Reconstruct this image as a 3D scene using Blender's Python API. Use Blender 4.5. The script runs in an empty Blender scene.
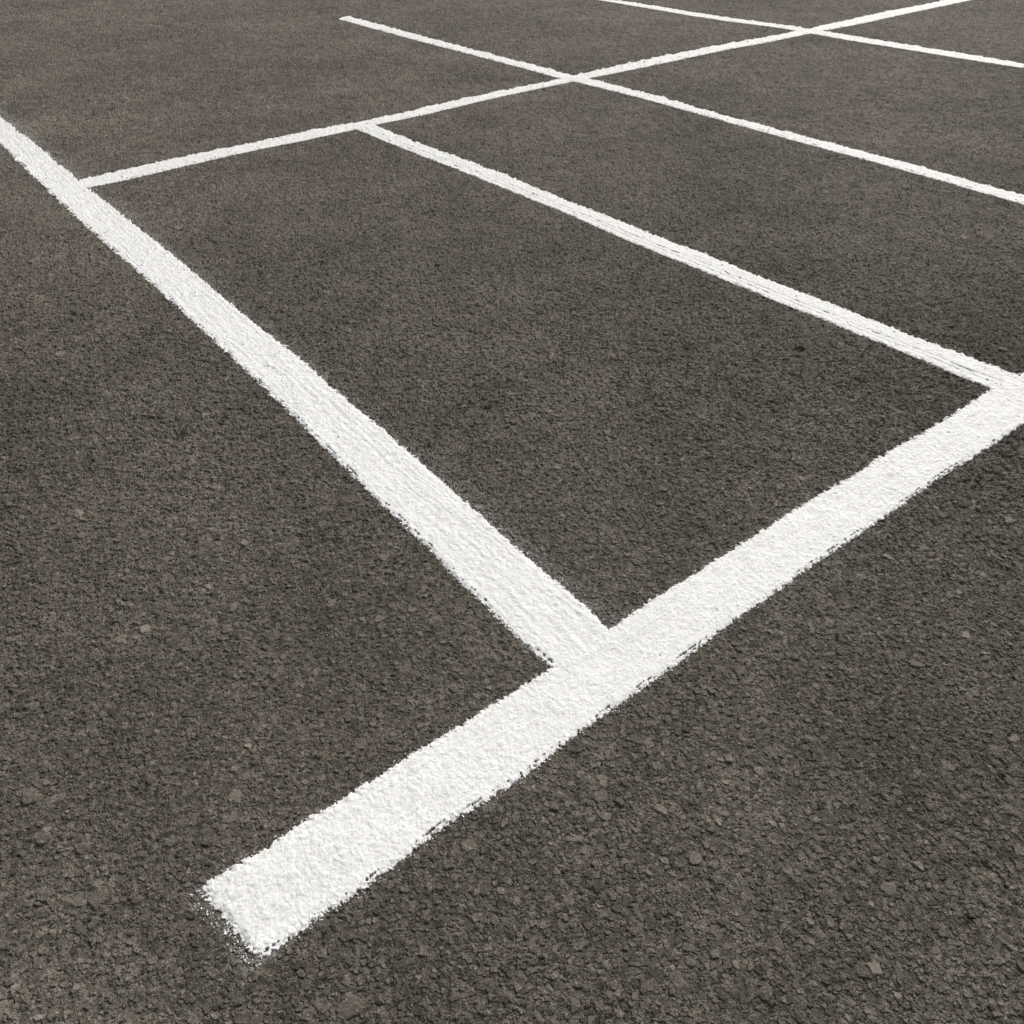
import bpy, math
import numpy as np
from mathutils import Matrix

scene = bpy.context.scene
H = 1.6                                   # eye height above the tarmac, metres

# ------------------------------------------------------------------ camera
cam_data = bpy.data.cameras.new("camera")
cam = bpy.data.objects.new("camera", cam_data)
scene.collection.objects.link(cam)
X = (0.999719, -0.023698, 0.0)
Y = (-0.014893, -0.628244, 0.777874)
U = (-0.018434, -0.777655, -0.62842)
cam.matrix_world = Matrix((
    (X[0], -X[1], -X[2], 0.0),
    (Y[0], -Y[1], -Y[2], 0.0),
    (U[0], -U[1], -U[2], H),
    (0, 0, 0, 1)))
cam_data.sensor_width = 36.0
cam_data.lens = 849.8 / 1024 * 36.0
cam_data.clip_start = 0.02
cam_data.clip_end = 3000.0
scene.camera = cam

# ------------------------------------------------------------------ world, sun, exposure
SUN_EL = math.radians(38.0)
SUN_AZ = math.radians(32.0)               # clockwise from +Y
world = bpy.data.worlds.new("World")
scene.world = world
world.use_nodes = True
wn = world.node_tree
for n in list(wn.nodes):
    wn.nodes.remove(n)
sky = wn.nodes.new("ShaderNodeTexSky")
sky.sky_type = 'NISHITA'
sky.sun_disc = False
sky.sun_elevation = SUN_EL
sky.sun_rotation = SUN_AZ
sky.air_density = 1.0
sky.dust_density = 5.0
sky.ozone_density = 0.6
bg = wn.nodes.new("ShaderNodeBackground")
bg.inputs['Strength'].default_value = 0.13
wo = wn.nodes.new("ShaderNodeOutputWorld")
hs = wn.nodes.new("ShaderNodeHueSaturation")          # thin white haze over the blue
hs.inputs['Saturation'].default_value = 0.45
wn.links.new(sky.outputs[0], hs.inputs['Color'])
wn.links.new(hs.outputs[0], bg.inputs[0])
wn.links.new(bg.outputs[0], wo.inputs[0])

sun_data = bpy.data.lights.new("sun", 'SUN')
sun_data.energy = 2.7
sun_data.angle = math.radians(4.5)
sun_data.color = (1.0, 0.965, 0.895)
sun = bpy.data.objects.new("sun", sun_data)
scene.collection.objects.link(sun)
sun.rotation_euler = (math.radians(90) - SUN_EL, 0.0, math.pi - SUN_AZ)
sun.location = (3, 6, 8)

scene.view_settings.view_transform = 'Standard'
scene.view_settings.look = 'None'
scene.view_settings.gamma = 1.0
scene.view_settings.exposure = -0.10

# ------------------------------------------------------------------ numeric noise
def hsh(ix, iy, seed):
    a = (ix.astype(np.int64) * 374761393 + iy.astype(np.int64) * 668265263 + seed * 1442695041) & 0xFFFFFFFF
    a = ((a ^ (a >> 13)) * 1274126177) & 0xFFFFFFFF
    a = ((a ^ (a >> 15)) * 2246822519) & 0xFFFFFFFF
    a = a ^ (a >> 16)
    return (a & 0xFFFFFF).astype(np.float32) / np.float32(0xFFFFFF)

def vnoise(x, y, seed):
    """smooth gradient noise, about -1..1"""
    x0 = np.floor(x); y0 = np.floor(y)
    fx = (x - x0).astype(np.float32); fy = (y - y0).astype(np.float32)
    ux = fx * fx * fx * (fx * (fx * 6 - 15) + 10)
    uy = fy * fy * fy * (fy * (fy * 6 - 15) + 10)
    def gr(dx, dy):
        a = hsh(x0 + dx, y0 + dy, seed) * np.float32(2 * math.pi)
        return np.cos(a) * (fx - dx) + np.sin(a) * (fy - dy)
    n0 = gr(0, 0) * (1 - ux) + gr(1, 0) * ux
    n1 = gr(0, 1) * (1 - ux) + gr(1, 1) * ux
    return (n0 * (1 - uy) + n1 * uy) * 1.5

def fbm(x, y, seed, octs=3):
    s = 0; a = 1.0; t = 0
    for o in range(octs):
        s = s + a * vnoise(x * 2 ** o + 17.3 * o, y * 2 ** o - 9.1 * o, seed + o)
        t += a; a *= 0.55
    return s / t

def stones(x, y, size, seed):
    """cellular noise: (edge distance F2-F1 in cells, random 1, random 2, offset to the cell centre x, y)"""
    px = x / size; py = y / size
    ix = np.floor(px); iy = np.floor(py)
    f1 = np.full(px.shape, 9.0, np.float32); f2 = f1.copy()
    cx = np.zeros_like(f1); cy = np.zeros_like(f1)
    bx = np.zeros(px.shape); by = np.zeros(px.shape)
    for dx in (-1, 0, 1):
        for dy in (-1, 0, 1):
            jx = ix + dx; jy = iy + dy
            ox = (jx + 0.08 + 0.84 * hsh(jx, jy, seed) - px).astype(np.float32)
            oy = (jy + 0.08 + 0.84 * hsh(jx, jy, seed + 1) - py).astype(np.float32)
            d = np.sqrt(ox * ox + oy * oy)
            m = d < f1
            f2 = np.where(m, f1, np.minimum(f2, d))
            f1 = np.where(m, d, f1)
            cx = np.where(m, ox, cx); cy = np.where(m, oy, cy)
            bx = np.where(m, jx, bx); by = np.where(m, jy, by)
    return f2 - f1, hsh(bx, by, seed + 2), hsh(bx, by, seed + 3), hsh(bx, by, seed + 4), cx, cy

def sstep(a, b, v):
    t = np.clip((v - a) / (b - a), 0, 1)
    return t * t * (3 - 2 * t)

# pits (dark holes) and large pale stones that show on the tarmac: x, y, radius, depth / height
PITS = [(-0.742, 0.66, 0.010, -0.010), (-1.132, 2.43, 0.024, -0.023), (1.124, 2.944, 0.026, -0.025), (0.912, 0.844, 0.014, -0.013), (-3.596, 10.385, 0.064, -0.030), (-2.023, 10.979, 0.093, -0.030), (-0.087, 2.576, 0.016, -0.015), (-0.83, 1.054, 0.010, -0.010), (-0.81, 0.731, 0.010, -0.010), (-1.893, 3.418, 0.025, -0.024), (1.396, 2.867, 0.013, -0.012), (-5.879, 12.008, 0.106, -0.030), (-1.567, 2.268, 0.015, -0.014)]
BIG = [(-0.303, 0.614, 0.021, 0.0070), (-0.821, 0.822, 0.018, 0.0067), (-1.048, 1.05, 0.02, 0.0069), (-0.982, 0.954, 0.017, 0.0065), (-0.71, 0.938, 0.014, 0.0062), (-0.925, 0.831, 0.014, 0.0062), (-0.032, 0.958, 0.008, 0.0055), (0.775, 0.72, 0.009, 0.0056), (0.758, 0.823, 0.004, 0.0050), (0.785, 0.809, 0.006, 0.0052), (0.942, 0.78, 0.006, 0.0052), (0.075, 0.997, 0.01, 0.0057), (0.595, 0.737, 0.006, 0.0052), (0.089, 0.61, 0.01, 0.0057), (-0.559, 0.678, 0.009, 0.0056), (-0.809, 0.776, 0.011, 0.0058), (-0.923, 0.674, 0.009, 0.0056), (-0.824, 0.616, 0.009, 0.0056), (-0.143, 0.874, 0.01, 0.0057), (0.213, 1.007, 0.011, 0.0058)]

def height(x, y):
    """relief of the asphalt in metres; also the tone of the stone at each point"""
    wx = x + 0.0035 * vnoise(x / 0.012, y / 0.012, 5) + 0.0012 * vnoise(x / 0.004, y / 0.004, 8)
    wy = y + 0.0035 * vnoise(x / 0.012, y / 0.012, 6) + 0.0012 * vnoise(x / 0.004, y / 0.004, 9)
    h = 0.0040 * vnoise(x / 0.9, y / 0.9, 101) + 0.0022 * fbm(x / 0.22, y / 0.22, 11, 3)
    h = h + 0.0015 * fbm(x / 0.060, y / 0.060, 21, 2) + 0.0009 * vnoise(x / 0.020, y / 0.020, 27)
    zero = np.zeros(x.shape, np.float32)
    tone, warm, pale, lay = zero, zero, zero, zero
    # small chippings fill every gap, larger flat ones are rolled in flush among them
    for size, share, crown, vary, tilt, seed in ((0.0056, 1.0, 0.0010, 0.0008, 0.30, 71), (0.0092, 0.76, 0.0017, 0.0013, 0.26, 51),
                                                 (0.0155, 0.30, 0.0023, 0.0012, 0.20, 41), (0.028, 0.05, 0.0028, 0.0009, 0.12, 31)):
        e, r1, r2, r3, cx, cy = stones(wx, wy, size, seed)
        there = (r1 < share).astype(np.float32)
        shape = sstep(0.0, 0.20, e) * there
        if share < 1.0:
            shape = shape * sstep(0.62, 0.48, np.sqrt(cx * cx + cy * cy))
        top = crown + vary * (r2 - 0.5) * 2 + tilt * size * ((r3 - 0.5) * 2 * cx + (hshf(r2, r3) - 0.5) * 2 * cy)
        k = shape
        lay = np.maximum(lay * (1 - 0.75 * k), lay * (1 - k) + k * top)
        tone = tone * (1 - k) + k * (hshf(r3, r1) - 0.5)
        warm = warm * (1 - k) + k * (r2 - 0.5)
        pv = (r1 < (0.0 if size > 0.03 else 0.004 if size > 0.015 else 0.014 if size > 0.008 else 0.022))
        pale = pale * (1 - k) + k * pv * (0.20 + 0.55 * r3)
    h = h + (1.18 + 0.35 * sstep(1.2, 2.4, np.sqrt(x * x + y * y))) * lay
    # the lay is coarser towards the far side of the yard
    fy = np.sqrt(x * x + y * y)
    c1 = sstep(1.1, 3.0, fy); c2 = sstep(3.0, 8.0, fy)
    e, r1, r2, r3, cx, cy = stones(wx, wy, 0.026, 131)
    h = h + c1 * 0.0044 * sstep(0.0, 0.22, e) * (0.2 + 0.8 * r1)
    tone = tone + c1 * 0.35 * (r2 - 0.5)
    n1 = vnoise(x / 0.030, y / 0.030, 141); n2 = vnoise(x / 0.075, y / 0.110, 142)
    h = h + c1 * 0.0022 * n1 + c1 * 0.0014 * vnoise(x / 0.014, y / 0.018, 143) + c2 * 0.0050 * n2
    tone = tone + c1 * 0.22 * vnoise(x / 0.011, y / 0.014, 144) + c2 * (0.22 * n1 + 0.22 * n2 + 0.45 * (r3 - 0.5))
    warm = warm * 0.6
    h = h + 0.00035 * vnoise(x / 0.0042, y / 0.0042, 81) + 0.00025 * vnoise(x / 0.0022, y / 0.0022, 82)
    # gaps where a stone is missing
    e, r1, r2, r3, cx, cy = stones(wx + 3.1, wy - 1.7, 0.045, 91)
    hole = (r1 < 0.012) * sstep(0.42, 0.15, np.sqrt(cx * cx + cy * cy) * (1.0 + 0.8 * r2))
    h = h - 0.0040 * hole
    for (qx, qy, r, dz) in PITS:
        if qy < y.min() - 0.3 or qy > y.max() + 0.3:
            continue
        d = np.sqrt((wx - qx) ** 2 + (wy - qy) ** 2) / r
        h = h + 0.6 * dz * np.exp(-d ** 3)
    for (qx, qy, r, dz) in BIG:
        if qy < y.min() - 0.05 or qy > y.max() + 0.05:
            continue
        an = np.arctan2(wy - qy, wx - qx)
        d = np.sqrt((wx - qx) ** 2 + (wy - qy) ** 2) / r * (1 + 0.16 * np.sin(2 * an + qx * 90) + 0.10 * np.sin(3 * an + qy * 70))
        k = sstep(1.10, 0.88, d)
        h = h * (1 - 0.85 * k) + k * dz * (1 + 0.25 * (wx - qx) / r)
        tone = tone * (1 - k) + k * 0.12
        small = 0.55 if r < 0.0085 else 0.08
        pale = np.maximum(pale * (1 - k), small * k)
    return h.astype(np.float32), tone, warm, pale

def hshf(a, b):
    v = np.sin(a * 127.1 + b * 311.7) * 43758.5453
    return v - np.floor(v)

# ------------------------------------------------------------------ materials
def new_mat(name):
    m = bpy.data.materials.new(name)
    m.use_nodes = True
    nt = m.node_tree
    for n in list(nt.nodes):
        nt.nodes.remove(n)
    out = nt.nodes.new("ShaderNodeOutputMaterial")
    bs = nt.nodes.new("ShaderNodeBsdfPrincipled")
    nt.links.new(bs.outputs[0], out.inputs[0])
    return m, nt, bs

def node(nt, kind, **kw):
    n = nt.nodes.new(kind)
    for k, v in kw.items():
        setattr(n, k, v)
    return n

def noise(nt, co, scale, detail=2.0, rough=0.6):
    n = node(nt, "ShaderNodeTexNoise")
    n.inputs['Scale'].default_value = scale
    n.inputs['Detail'].default_value = detail
    n.inputs['Roughness'].default_value = rough
    nt.links.new(co, n.inputs['Vector'])
    return n.outputs[0]

def ramp(nt, v, a, b, lo, hi):
    n = node(nt, "ShaderNodeMapRange")
    n.inputs[1].default_value = a; n.inputs[2].default_value = b
    n.inputs[3].default_value = lo; n.inputs[4].default_value = hi
    nt.links.new(v, n.inputs[0])
    return n.outputs[0]

def mth(nt, op, a, b):
    n = node(nt, "ShaderNodeMath", operation=op)
    for i, v in enumerate((a, b)):
        if isinstance(v, (int, float)):
            n.inputs[i].default_value = v
        else:
            nt.links.new(v, n.inputs[i])
    return n.outputs[0]

def mix(nt, f, a, b):
    n = node(nt, "ShaderNodeMix", data_type='RGBA')
    if isinstance(f, (int, float)):
        n.inputs[0].default_value = f
    else:
        nt.links.new(f, n.inputs[0])
    for s, v in ((6, a), (7, b)):
        if isinstance(v, tuple):
            n.inputs[s].default_value = (*v, 1)
        else:
            nt.links.new(v, n.inputs[s])
    return n.outputs[2]

def make_asphalt():
    m, nt, bs = new_mat("asphalt")
    co = node(nt, "ShaderNodeNewGeometry").outputs['Position']
    def attr(n):
        a = node(nt, "ShaderNodeAttribute", attribute_name=n)
        return a.outputs['Fac']
    tone, warm, pale = attr("tone"), attr("warm"), attr("pale")
    v = mth(nt, 'ADD', 1.0, mth(nt, 'MULTIPLY', tone, 0.70))
    # broad blotches of dust and binder, then finer speckle
    for sc, det, lo, hi in ((0.55, 3, 0.78, 1.16), (1.3, 4, 0.84, 1.12), (3.1, 4, 0.86, 1.13), (13.0, 4, 0.86, 1.14), (75.0, 3, 0.62, 1.38), (330.0, 2, 0.50, 1.50)):
        v = mth(nt, 'MULTIPLY', v, ramp(nt, noise(nt, co, sc, det), 0.3, 0.7, lo, hi))
    w = ramp(nt, warm, -0.5, 0.5, 0.0, 1.0)
    base = mix(nt, w, (0.116, 0.1064, 0.0905), (0.122, 0.1060, 0.0870))
    w2 = ramp(nt, noise(nt, co, 1.3, 3), 0.35, 0.65, 0.0, 1.0)
    base = mix(nt, mth(nt, 'MULTIPLY', w2, 0.5), base, (0.108, 0.0975, 0.0825))
    hsv = node(nt, "ShaderNodeVectorMath", operation='SCALE')
    nt.links.new(base, hsv.inputs[0]); nt.links.new(v, hsv.inputs['Scale'])
    col = mix(nt, mth(nt, 'MULTIPLY', pale, 0.60), hsv.outputs[0], (0.32, 0.285, 0.235))
    # small pale mineral grains
    vo = node(nt, "ShaderNodeTexVoronoi", feature='F1')
    vo.inputs['Scale'].default_value = 190.0
    nt.links.new(co, vo.inputs['Vector'])
    sep = node(nt, "ShaderNodeSeparateColor"); nt.links.new(vo.outputs['Color'], sep.inputs[0])
    pick = mth(nt, 'MULTIPLY', mth(nt, 'GREATER_THAN', sep.outputs[0], 0.965), mth(nt, 'LESS_THAN', vo.outputs['Distance'], 0.42))
    col = mix(nt, mth(nt, 'MULTIPLY', pick, 0.65), col, (0.26, 0.215, 0.16))
    dust = mth(nt, 'MULTIPLY', attr("dust"), ramp(nt, noise(nt, co, 420.0, 2), 0.35, 0.65, 0.10, 0.85))
    col = mix(nt, dust, col, (0.42, 0.42, 0.41))
    nt.links.new(col, bs.inputs['Base Color'])
    bs.inputs['Roughness'].default_value = 0.92
    bs.inputs['Specular IOR Level'].default_value = 0.08
    b = node(nt, "ShaderNodeBump")
    b.inputs['Strength'].default_value = 1.0
    b.inputs['Distance'].default_value = 0.0021
    hgt = mth(nt, 'ADD', noise(nt, co, 260.0, 3, 0.65), mth(nt, 'MULTIPLY', noise(nt, co, 70.0, 3, 0.6), 2.2))
    nt.links.new(hgt, b.inputs['Height'])
    nt.links.new(b.outputs[0], bs.inputs['Normal'])
    return m

def make_paint():
    m, nt, bs = new_mat("white_road_paint")
    co = node(nt, "ShaderNodeNewGeometry").outputs['Position']
    v = ramp(nt, noise(nt, co, 9.0, 4), 0.3, 0.7, 0.955, 1.03)
    v = mth(nt, 'MULTIPLY', v, ramp(nt, noise(nt, co, 120.0, 3), 0.3, 0.7, 0.94, 1.04))
    n = node(nt, "ShaderNodeVectorMath", operation='SCALE')
    n.inputs[0].default_value = (0.760, 0.764, 0.750)
    nt.links.new(v, n.inputs['Scale'])
    # faint grime
    g = ramp(nt, noise(nt, co, 32.0, 5, 0.7), 0.62, 0.80, 0.0, 0.35)
    col = mix(nt, g, n.outputs[0], (0.52, 0.51, 0.48))
    th = node(nt, "ShaderNodeAttribute", attribute_name="thin").outputs['Fac']
    th = mth(nt, 'MULTIPLY', th, ramp(nt, noise(nt, co, 300.0, 3), 0.35, 0.65, 0.15, 0.80))
    col = mix(nt, th, col, (0.44, 0.43, 0.40))
    nt.links.new(col, bs.inputs['Base Color'])
    bs.inputs['Roughness'].default_value = 0.75
    bs.inputs['Specular IOR Level'].default_value = 0.25
    b = node(nt, "ShaderNodeBump")
    b.inputs['Strength'].default_value = 0.5
    b.inputs['Distance'].default_value = 0.0008
    nt.links.new(noise(nt, co, 230.0, 3, 0.6), b.inputs['Height'])
    nt.links.new(b.outputs[0], bs.inputs['Normal'])
    return m

M_ASPHALT = make_asphalt()
M_PAINT = make_paint()

# ------------------------------------------------------------------ mesh helper
def build(name, co, quads, mat, attrs=None, smooth=True):
    me = bpy.data.meshes.new(name)
    nv, nq = len(co), len(quads)
    me.vertices.add(nv)
    me.vertices.foreach_set("co", np.ascontiguousarray(co, np.float32).ravel())
    me.loops.add(nq * 4)
    me.loops.foreach_set("vertex_index", np.ascontiguousarray(quads, np.int32).ravel())
    me.polygons.add(nq)
    me.polygons.foreach_set("loop_start", np.arange(0, nq * 4, 4, dtype=np.int32))
    me.polygons.foreach_set("loop_total", np.full(nq, 4, np.int32))
    me.polygons.foreach_set("use_smooth", np.full(nq, smooth))
    me.update(calc_edges=True)
    for k, a in (attrs or {}).items():
        at = me.attributes.new(k, 'FLOAT', 'POINT')
        at.data.foreach_set("value", np.ascontiguousarray(a, np.float32).ravel())
    me.materials.append(mat)
    o = bpy.data.objects.new(name, me)
    scene.collection.objects.link(o)
    return o

# ------------------------------------------------------------------ the tarmac: one sheet, finely meshed where one stands, out to the horizon
PITCH = math.radians(38.93)
def width_at(y):
    return np.maximum(y * math.cos(PITCH) + H * math.sin(PITCH), 0.9)

step = 0.7
v = np.arange(565, -545, -step)
rows = H / np.tan(PITCH + np.arctan(v / 849.8))
near = np.array([-120, -30, -8, -4, -2.5, -1.8])
near2 = np.arange(-1.2, rows[0] - 0.004, 0.006)
far = rows[-1] * np.array([1.05, 1.12, 1.25, 1.5, 2, 3, 6, 15, 60])
rows = np.concatenate([near, near2, rows, far])
uc = np.arange(-0.70, 0.70, step / 849.8)
side = np.concatenate([np.arange(0.003, 0.30, 0.003), np.arange(0.304, 1.6, 0.005)])
coarse = np.array([1.75, 2.1, 3, 5, 9, 25, 80])
us = np.concatenate([-(0.70 + coarse[::-1]), -(0.70 + side[::-1]), uc, 0.70 + side, 0.70 + coarse])
NR, NU = len(rows), len(us)
W = width_at(rows)
GX = us[None, :] * W[:, None]
GY = np.repeat(rows[:, None], NU, 1)
GZ = np.zeros((NR, NU), np.float32)
T = np.zeros_like(GZ); WM = np.zeros_like(GZ); PL = np.zeros_like(GZ)
for i in range(0, NR, 120):
    s = slice(i, min(i + 120, NR))
    GZ[s], T[s], WM[s], PL[s] = height(GX[s], GY[s])
quiet = (np.abs(us) < 2.30)[None, :] & ((rows > -1.21) & (rows < 40))[:, None]
GZ[~quiet] = 0.004
T[~quiet] = 0; WM[~quiet] = 0; PL[~quiet] = 0
GZ -= 0.006
# paint dust blown onto the asphalt beside the long line and past the free end of the near line: (start, direction, along range, across edge, side, reach)
DU = np.zeros_like(GZ)
for P, D, s0, s1, t0, reach in (((-3.538, 6.395), (0.59836, -0.80123), -1.0, 6.2, 0.118, 0.042),
                                ((-0.552, 0.768), (-0.60593, 0.79552), -0.11, 0.11, 0.000, 0.026)):
    rx = GX - P[0]; ry = GY - P[1]
    sa = rx * D[0] + ry * D[1]; ta = -rx * D[1] + ry * D[0] - t0
    m = (sa > s0) & (sa < s1) & (ta > -0.05) & (ta < 4 * reach)
    xm = GX[m]; ym = GY[m]
    f = np.exp(-(np.maximum(ta[m], 0) / reach) ** 1.6) * sstep(-0.45, 0.5, fbm(xm / 0.05, ym / 0.05, 401, 3) + 0.25)
    f = f * (0.10 + 0.90 * sstep(-0.10, 0.35, fbm(xm / 0.0065, ym / 0.0065, 411, 2)))
    DU[m] = np.maximum(DU[m], f)
idx = np.arange(NR * NU).reshape(NR, NU)
quads = np.stack([idx[:-1, :-1], idx[:-1, 1:], idx[1:, 1:], idx[1:, :-1]], -1).reshape(-1, 4)
ground = build("ground", np.stack([GX, GY, GZ], -1).reshape(-1, 3), quads, M_ASPHALT,
               {"tone": T, "warm": WM, "pale": PL, "dust": DU}, smooth=False)
ground["kind"] = "structure"
del quads, idx

# smoothed relief, which the paint follows
def blur(a, r, it=2):
    for _ in range(it):
        for ax in (0, 1):
            c = np.cumsum(np.pad(a.astype(np.float64), [(r + 1, r) if k == ax else (0, 0) for k in (0, 1)], mode='edge'), axis=ax)
            n = a.shape[ax]; k = 2 * r + 1
            a = ((c[k:] - c[:-k]) if ax == 0 else (c[:, k:] - c[:, :-k])) / k
    return a.astype(np.float32)
GS = blur(GZ, 2)
GL = blur(GZ, 10)

def ground_at(x, y, grids):
    r = np.clip(np.interp(y, rows, np.arange(NR)), 0, NR - 1.001)
    u = x / width_at(y)
    c = np.clip(np.interp(u, us, np.arange(NU)), 0, NU - 1.001)
    r0 = r.astype(int); c0 = c.astype(int); fr = (r - r0); fc = (c - c0)
    out = []
    for g in grids:
        out.append((g[r0, c0] * (1 - fc) + g[r0, c0 + 1] * fc) * (1 - fr) + (g[r0 + 1, c0] * (1 - fc) + g[r0 + 1, c0 + 1] * fc) * fr)
    return out

# ------------------------------------------------------------------ the painted lines (world metres: start, direction, right edge, left edge as (along, across))
LINES = {
'A':((-0.552,0.768),(0.79552,0.60593),
 [(-0.016, 0.101), (0.03, 0.099), (0.114, 0.096), (0.212, 0.102), (0.296, 0.095), (0.338, 0.098), (0.439, 0.101), (0.593, 0.096), (0.759, 0.099), (0.88, 0.096), (1.069, 0.101), (1.227, 0.107), (1.416, 0.102), (1.629, 0.105), (1.883, 0.106), (2.13, 0.099), (2.34, 0.103), (2.467, 0.093), (2.739, 0.089), (2.939, 0.093), (3.08, 0.075), (3.165, 0.072), (7.4, 0.08)],
 [(0.016, -0.101), (0.046, -0.101), (0.139, -0.099), (0.213, -0.102), (0.305, -0.101), (0.414, -0.088), (0.523, -0.097), (0.62, -0.103), (0.807, -0.087), (1.003, -0.089), (1.226, -0.086), (1.349, -0.081), (1.504, -0.083), (1.67, -0.079), (1.867, -0.082), (2.025, -0.082), (2.151, -0.080), (2.325, -0.08), (2.6, -0.094), (2.806, -0.091), (7.4, -0.091)]),
'B':((-3.538,6.395),(0.59836,-0.80123),
 [(-2.4, -0.089), (0.408, -0.089), (1.278, -0.099), (2.167, -0.097), (2.873, -0.087), (3.246, -0.078), (3.872, -0.072), (4.378, -0.075), (4.718, -0.076), (5.029, -0.084), (5.365, -0.092), (5.644, -0.093), (5.783, -0.103), (5.896, -0.1), (6.064, -0.104), (6.189, -0.098), (6.235, -0.098)],
 [(-2.4, 0.098), (-0.408, 0.089), (0.58, 0.106), (1.557, 0.109), (2.207, 0.115), (2.683, 0.121), (3.381, 0.123), (3.933, 0.123), (4.375, 0.135), (4.638, 0.125), (4.99, 0.13), (5.32, 0.12), (5.606, 0.11), (5.855, 0.102), (6.088, 0.105), (6.184, 0.093), (6.235, 0.093)]),
'C':((-0.922,6.279),(0.60155,-0.79883),
 [(-0.03, -0.125), (0.356, -0.120), (0.8, -0.117), (1.186, -0.099), (1.719, -0.087), (2.151, -0.086), (2.638, -0.109), (3.048, -0.101), (3.48, -0.093), (3.764, -0.085), (3.897, -0.087), (4.12, -0.083), (4.332, -0.089), (4.56, -0.082)],
 [(-0.03, 0.05), (0.428, 0.030), (0.974, 0.049), (1.519, 0.068), (1.991, 0.05), (2.394, 0.049), (2.755, 0.047), (3.054, 0.06), (3.358, 0.055), (3.653, 0.065), (3.908, 0.066), (4.137, 0.06), (4.338, 0.073), (4.56, 0.082)]),
'D':((-1.728,10.658),(0.59067,-0.80691),
 [(0.089, -0.094), (0.76, -0.103), (1.701, -0.087), (2.524, -0.072), (3.174, -0.07), (3.755, -0.066), (3.969, -0.045), (4.397, -0.032), (4.926, -0.023), (5.413, -0.024), (5.917, -0.041), (6.319, -0.05), (6.669, -0.044), (7.165, -0.050), (7.646, -0.077), (9.55, -0.077)],
 [(-0.089, 0.094), (0.588, 0.085), (1.637, 0.098), (2.96, 0.092), (3.65, 0.10), (3.972, 0.128), (4.905, 0.127), (5.347, 0.107), (5.802, 0.097), (6.4, 0.092), (6.913, 0.098), (7.244, 0.078), (7.563, 0.077), (9.55, 0.080)]),
'E':((1.187,11.436),(0.62676,-0.77922),
 [(-4.5, -0.046), (0.084, -0.046), (0.73, -0.063), (1.402, -0.104), (1.835, -0.090), (2.373, -0.026), (2.636, -0.025), (2.926, -0.057), (3.287, -0.099), (3.934, -0.099), (4.492, -0.108), (4.945, -0.089), (8.2, -0.09)],
 [(-4.5, 0.09), (-0.084, 0.066), (0.5, 0.129), (1.299, 0.094), (1.817, 0.114), (2.256, 0.137), (2.698, 0.166), (2.968, 0.134), (3.809, 0.114), (4.375, 0.103), (4.861, 0.089), (8.2, 0.09)]),
'F':((-2.471,5.156),(0.79985,0.60020),
 [(-0.06, -0.094), (0.294, -0.087), (0.778, -0.057), (1.058, -0.051), (1.403, -0.070), (1.644, -0.066), (1.999, -0.045), (2.407, -0.050), (2.786, -0.020), (3.182, -0.004), (3.739, 0.002), (4.004, 0.0), (4.479, -0.028), (5.092, -0.019), (5.741, -0.025), (6.109, -0.062), (6.427, -0.070), (6.798, -0.075), (7.607, -0.106), (8.461, -0.094), (9.584, -0.10), (14.0, -0.10)],
 [(-0.06, 0.10), (0.309, 0.135), (0.763, 0.148), (1.138, 0.130), (1.513, 0.138), (1.882, 0.112), (2.309, 0.128), (2.78, 0.163), (3.304, 0.155), (3.739, 0.158), (3.951, 0.180), (4.404, 0.193), (5.024, 0.213), (5.663, 0.200), (6.338, 0.120), (6.964, 0.110), (7.993, 0.150), (8.863, 0.128), (9.343, 0.12), (14.0, 0.12)]),
}

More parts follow.
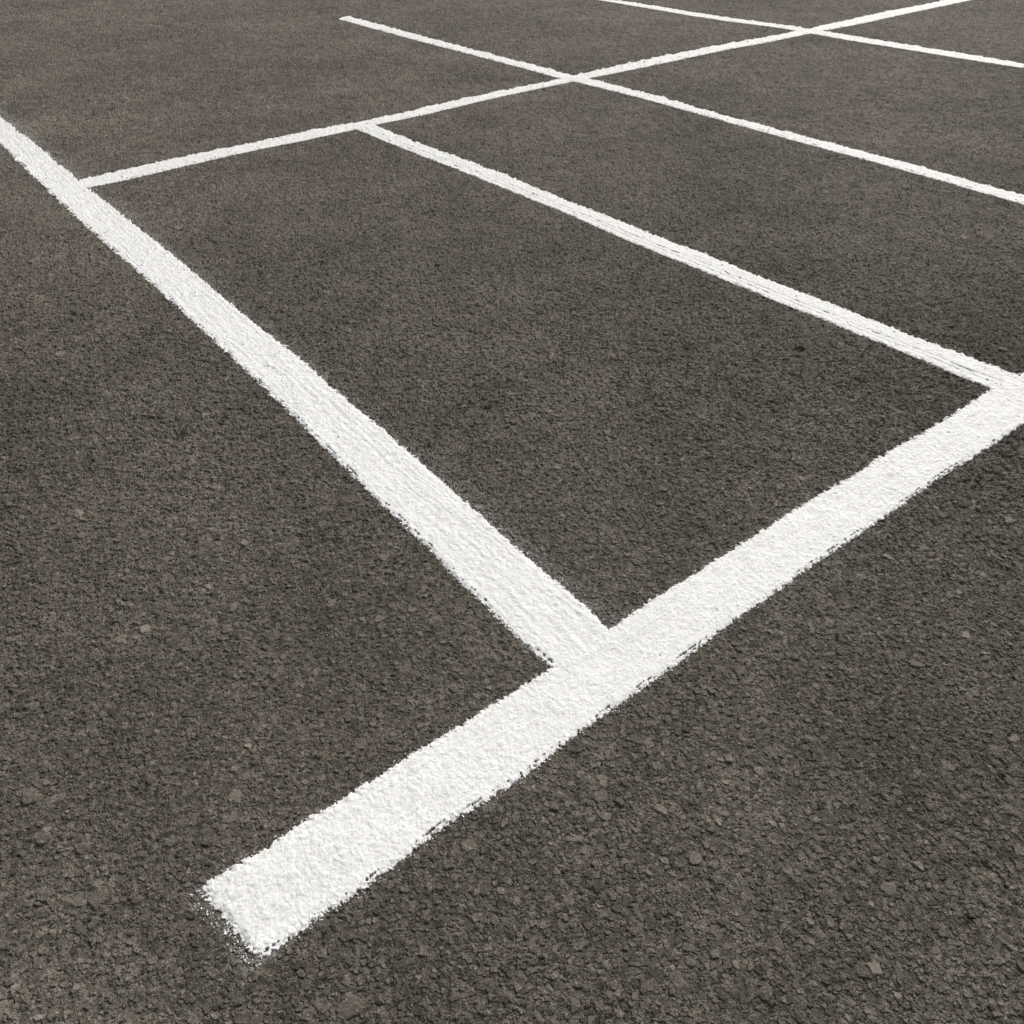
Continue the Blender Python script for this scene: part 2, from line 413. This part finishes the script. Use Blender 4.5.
def paint_line(key, lift, spray=None, dash=None, streaks=(), spray_start=False, drag=1.15, seed=0):
    P, D, lo, hi = LINES[key]
    lo = sorted(lo); hi = sorted(hi)
    if lo[0][1] > hi[0][1]:
        lo, hi = hi, lo
    lo = np.array(lo); hi = np.array(hi)
    s0 = (lo[0, 0] + hi[0, 0]) / 2; s1 = (lo[-1, 0] + hi[-1, 0]) / 2
    pre = 0.05 if spray_start else 0.02
    # spacing along the line grows with the distance from the standpoint
    ss = [s0 - pre]
    while ss[-1] < s1 + 0.02:
        px = P[0] + D[0] * ss[-1]; py = P[1] + D[1] * ss[-1]
        d = math.sqrt(px * px + py * py + H * H)
        ss.append(ss[-1] + min(0.00062 * d, 0.006))
    ss = np.array(ss)
    px = P[0] + D[0] * ss; py = P[1] + D[1] * ss
    dm = np.sqrt(px * px + py * py + H * H)
    padl = 0.055 if spray in ('lo', 'both') else 0.014
    padh = 0.055 if spray in ('hi', 'both') else 0.014
    tl = np.interp(ss, lo[:, 0], lo[:, 1]); th = np.interp(ss, hi[:, 0], hi[:, 1])
    tl = tl * 0.88 + 0.12 * np.polyval(np.polyfit(ss, tl, 1), ss)
    th = th * 0.88 + 0.12 * np.polyval(np.polyfit(ss, th, 1), ss)
    # soften the corners of the measured edges
    k = np.hanning(61); k /= k.sum()
    tl = np.convolve(np.pad(tl, 30, mode='edge'), k, 'valid'); th = np.convolve(np.pad(th, 30, mode='edge'), k, 'valid')
    n_t = int(np.clip(0.28 / (0.00062 * np.percentile(dm, 20)), 60, 260))
    q = np.linspace(0, 1, n_t)
    A = tl - padl; B = th + padh
    TT = A[:, None] + (B - A)[:, None] * q[None, :]
    SS = np.repeat(ss[:, None], n_t, 1)
    x = P[0] + D[0] * SS - D[1] * TT
    y = P[1] + D[1] * SS + D[0] * TT
    gz, gs, gl = ground_at(x, y, (GZ, GS, GL))
    bump = gz - gl                                        # stone tops positive, gaps negative
    # distance inside the painted band
    wob = lambda sd: 0.0018 * vnoise(SS / 0.09, SS * 0 + sd, 200 + seed + sd) + 0.0016 * vnoise(SS / 0.02, SS * 0 + 3 + sd, 210 + seed + sd)
    dl = TT - tl[:, None] + wob(1); dh = th[:, None] - TT + wob(2)
    ends = lo[0, 0] + (hi[0, 0] - lo[0, 0]) * (TT - tl[:, None]) / (th - tl)[:, None]
    shr = 0.008 * sstep(3.5, 8.0, dm)[:, None]
    dl = dl - shr; dh = dh - shr
    ds = SS - ends + 0.008 * fbm(TT / 0.035, SS * 0 + 9, 230 + seed, 3)
    de = s1 - SS
    d = np.minimum(np.minimum(dl, dh), np.minimum(ds, de))
    fk = sstep(3.0, 8.0, dm)[:, None]
    grit = fbm(x / 0.0075, y / 0.0075, 240 + seed, 3) * (1 - fk) + 0.95 * fk * fbm(x / 0.017, y / 0.017, 245 + seed, 3)
    fs = 1 + 0.9 * fk
    keepv = np.clip(d / (0.005 * fs), -6, 2.2) + 1.0 * grit + 300 * bump + 0.25
    keepv = np.where(d > 0.012 * fs, np.maximum(keepv, 1.4), keepv)
    # thin gap just inside an edge, left where the screed dragged
    if dash:
        for side, off, wd, gate in dash:
            dd = (dl if side == 'lo' else dh)
            o2 = off + 0.0040 * fbm(SS / 0.06, SS * 0, 260 + seed, 3) + 0.0022 * fbm(x / 0.007, y / 0.007, 261 + seed, 2)
            w2 = wd * (1.0 + 0.8 * fbm(SS / 0.03, SS * 0 + 4, 262 + seed, 2))
            g = np.exp(-((dd - o2) / np.maximum(w2, 0.0010)) ** 2)
            # the strip outside the gap is crumbly
            keepv = keepv - 1.3 * sstep(0.004, -0.002, dd - o2) * sstep(-0.1, 0.5, fbm(x / 0.013, y / 0.013, 263 + seed, 3))
            pres = sstep(gate, gate + 0.35, 0.7 * fbm(SS / 0.10, TT / 0.05, 270 + seed, 2) + 1.1 * fbm(x / 0.009, y / 0.009, 271 + seed, 3))
            keepv = keepv - 4.6 * g * pres
    groove = np.zeros_like(d)
    for frac, wd, gate in streaks:
        t0 = tl[:, None] + (th - tl)[:, None] * frac + 0.004 * vnoise(SS / 0.30, SS * 0 + frac * 9, 280 + seed)
        g = np.exp(-((TT - t0) / wd) ** 2)
        pres = sstep(gate, gate + 0.4, fbm(SS / 0.09, TT / 0.012, 290 + seed + int(frac * 50), 3) + 0.35 * grit)
        groove = np.maximum(groove, g * (0.45 + 0.55 * sstep(-0.5, 0.3, fbm(SS / 0.12, TT / 0.02, 295 + seed, 2))))
        keepv = keepv - 4.5 * g * pres
    # pinholes over deep gaps between the stones
    keepv = keepv - 3.0 * sstep(0.62, 0.80, fbm(x / 0.006, y / 0.006, 300 + seed, 2)) * (bump < -0.0011)
    solid = keepv > 0
    # overspray: fine specks outside the edge
    def specks(dist, reach, dens):
        r = hsh(np.floor(x / 0.0026), np.floor(y / 0.0026), 310 + seed)
        cl = 0.5 + 0.7 * fbm(x / 0.03, y / 0.03, 320 + seed, 3) + 160 * bump
        return (dist < 0.004) & (r < dens * np.exp(-(np.maximum(-dist, 0) / reach) ** 1.5) * np.clip(cl, 0.05, 1.6))
    sp = specks(d, 0.006, 0.45)
    if spray in ('hi', 'both'):
        sp |= specks(dh, 0.026, 0.16) & (ds > 0) & (de > 0) & (dl > 0)
    if spray in ('lo', 'both'):
        sp |= specks(dl, 0.034, 0.55) & (ds > 0) & (de > 0) & (dh > 0)
    if spray_start:
        sp |= specks(ds, 0.020, 0.60) & (dl > 0) & (dh > 0)
    keep = solid | sp
    # height: a thick coat in the middle that follows the stones softly, a thin skin towards the edges
    body = sstep(0.0, 0.016, d) * solid
    far = np.clip(dm / 4.0, 0.6, 3.0)[:, None]
    thin = gz + 0.0003 * far + lift
    soft = gs + 0.35 * (gz - gs)
    thick = 0.64 * gl + 0.10 * gs + 0.26 * gz + 0.0028 - 0.0012 * fk + lift + 0.00045 * fbm(x / 0.0075, y / 0.0075, 335 + seed, 2) + 0.0003 * fbm(x / 0.016, y / 0.016, 330 + seed, 3) \
        + drag * 0.0008 * vnoise(SS / 0.30, TT / 0.014 + 0.7 * vnoise(SS / 0.12, TT / 0.05, 350), 340 + seed) - 0.0014 * groove
    z = np.maximum(np.minimum(thin, thick + 0.0006), thin * (1 - body) + thick * body)
    z = np.maximum(z, gz + 0.00025 * far)
    # an upstanding lip of paint along each edge
    z = z + 0.0006 * np.exp(-((np.minimum(dl, dh) - 0.006) / 0.004) ** 2) * solid
    kq = keep[:-1, :-1].astype(int) + keep[1:, :-1] + keep[:-1, 1:] + keep[1:, 1:]
    fm = (kq >= 3)
    n = SS.shape
    ii = np.arange(n[0] * n[1]).reshape(n)
    qd = np.stack([ii[:-1, :-1], ii[1:, :-1], ii[1:, 1:], ii[:-1, 1:]], -1)[fm]
    # boundary vertices go down into the asphalt, so that the coat has a rim
    cnt = np.bincount(qd.ravel(), minlength=n[0] * n[1]).reshape(n)
    rim = (cnt > 0) & (cnt < 4) & solid
    z = np.where(rim, gz - 0.0002, z)
    used = np.unique(qd)
    remap = np.zeros(n[0] * n[1], np.int64); remap[used] = np.arange(len(used))
    co = np.stack([x, y, z], -1).reshape(-1, 3)[used]
    # how thin the coat is: grooves, the lips of gaps and dragged patches let the tarmac grey it
    thinv = 0.75 * groove + 0.75 * sstep(0.12, 0.70, fbm(SS / 0.024, TT / 0.008, 360 + seed, 3)) + 0.6 * sstep(1.5, 0.0, keepv)
    thinv = thinv + 0.5 * sstep(0.0004, 0.0016, gl - gz)
    return co, remap[qd], np.clip(thinv, 0, 1).ravel()[used]

def add_line(name, label, key, group, **kw):
    co, qd, wear = paint_line(key, **kw)
    origin = co.mean(0) * np.array([1, 1, 0])
    o = build(name, co - origin, qd, M_PAINT, {"thin": wear})
    o.location = origin
    o["label"] = label
    o["category"] = "road marking"
    o["group"] = group
    return o

GRP = "white painted parking bay lines on the tarmac"
add_line("painted_line", "broad white line ending in a square speckled tip nearest the viewer", 'A', GRP, lift=0.0009, seed=1,
         dash=(('lo', 0.012, 0.0020, 0.08),), spray_start=True)
add_line("painted_line", "long white line with grey overspray along its right side, leaving at the left border", 'B', GRP, lift=0.0004, seed=21,
         dash=(('lo', 0.013, 0.0022, 0.10),), spray='hi')
add_line("painted_line", "streaky white line with thin dark scratches along its middle", 'C', GRP, lift=0.0002, seed=41,
         streaks=((0.44, 0.0065, 0.12), (0.25, 0.0055, 0.20)), drag=0.45)
add_line("painted_line", "white line whose far end stops free in open tarmac, crossing the back line", 'D', GRP, lift=0.0006, seed=61,
         dash=(('lo', 0.030, 0.0045, 0.12),))
add_line("painted_line", "farthest slim white bay line, slightly bent at its crossing in the upper right", 'E', GRP, lift=0.0004, seed=81)
add_line("painted_line", "slightly wavy white cross line running along the far ends of the bays", 'F', GRP, lift=0.0, seed=101,
         dash=(('lo', 0.030, 0.0045, 0.05),))
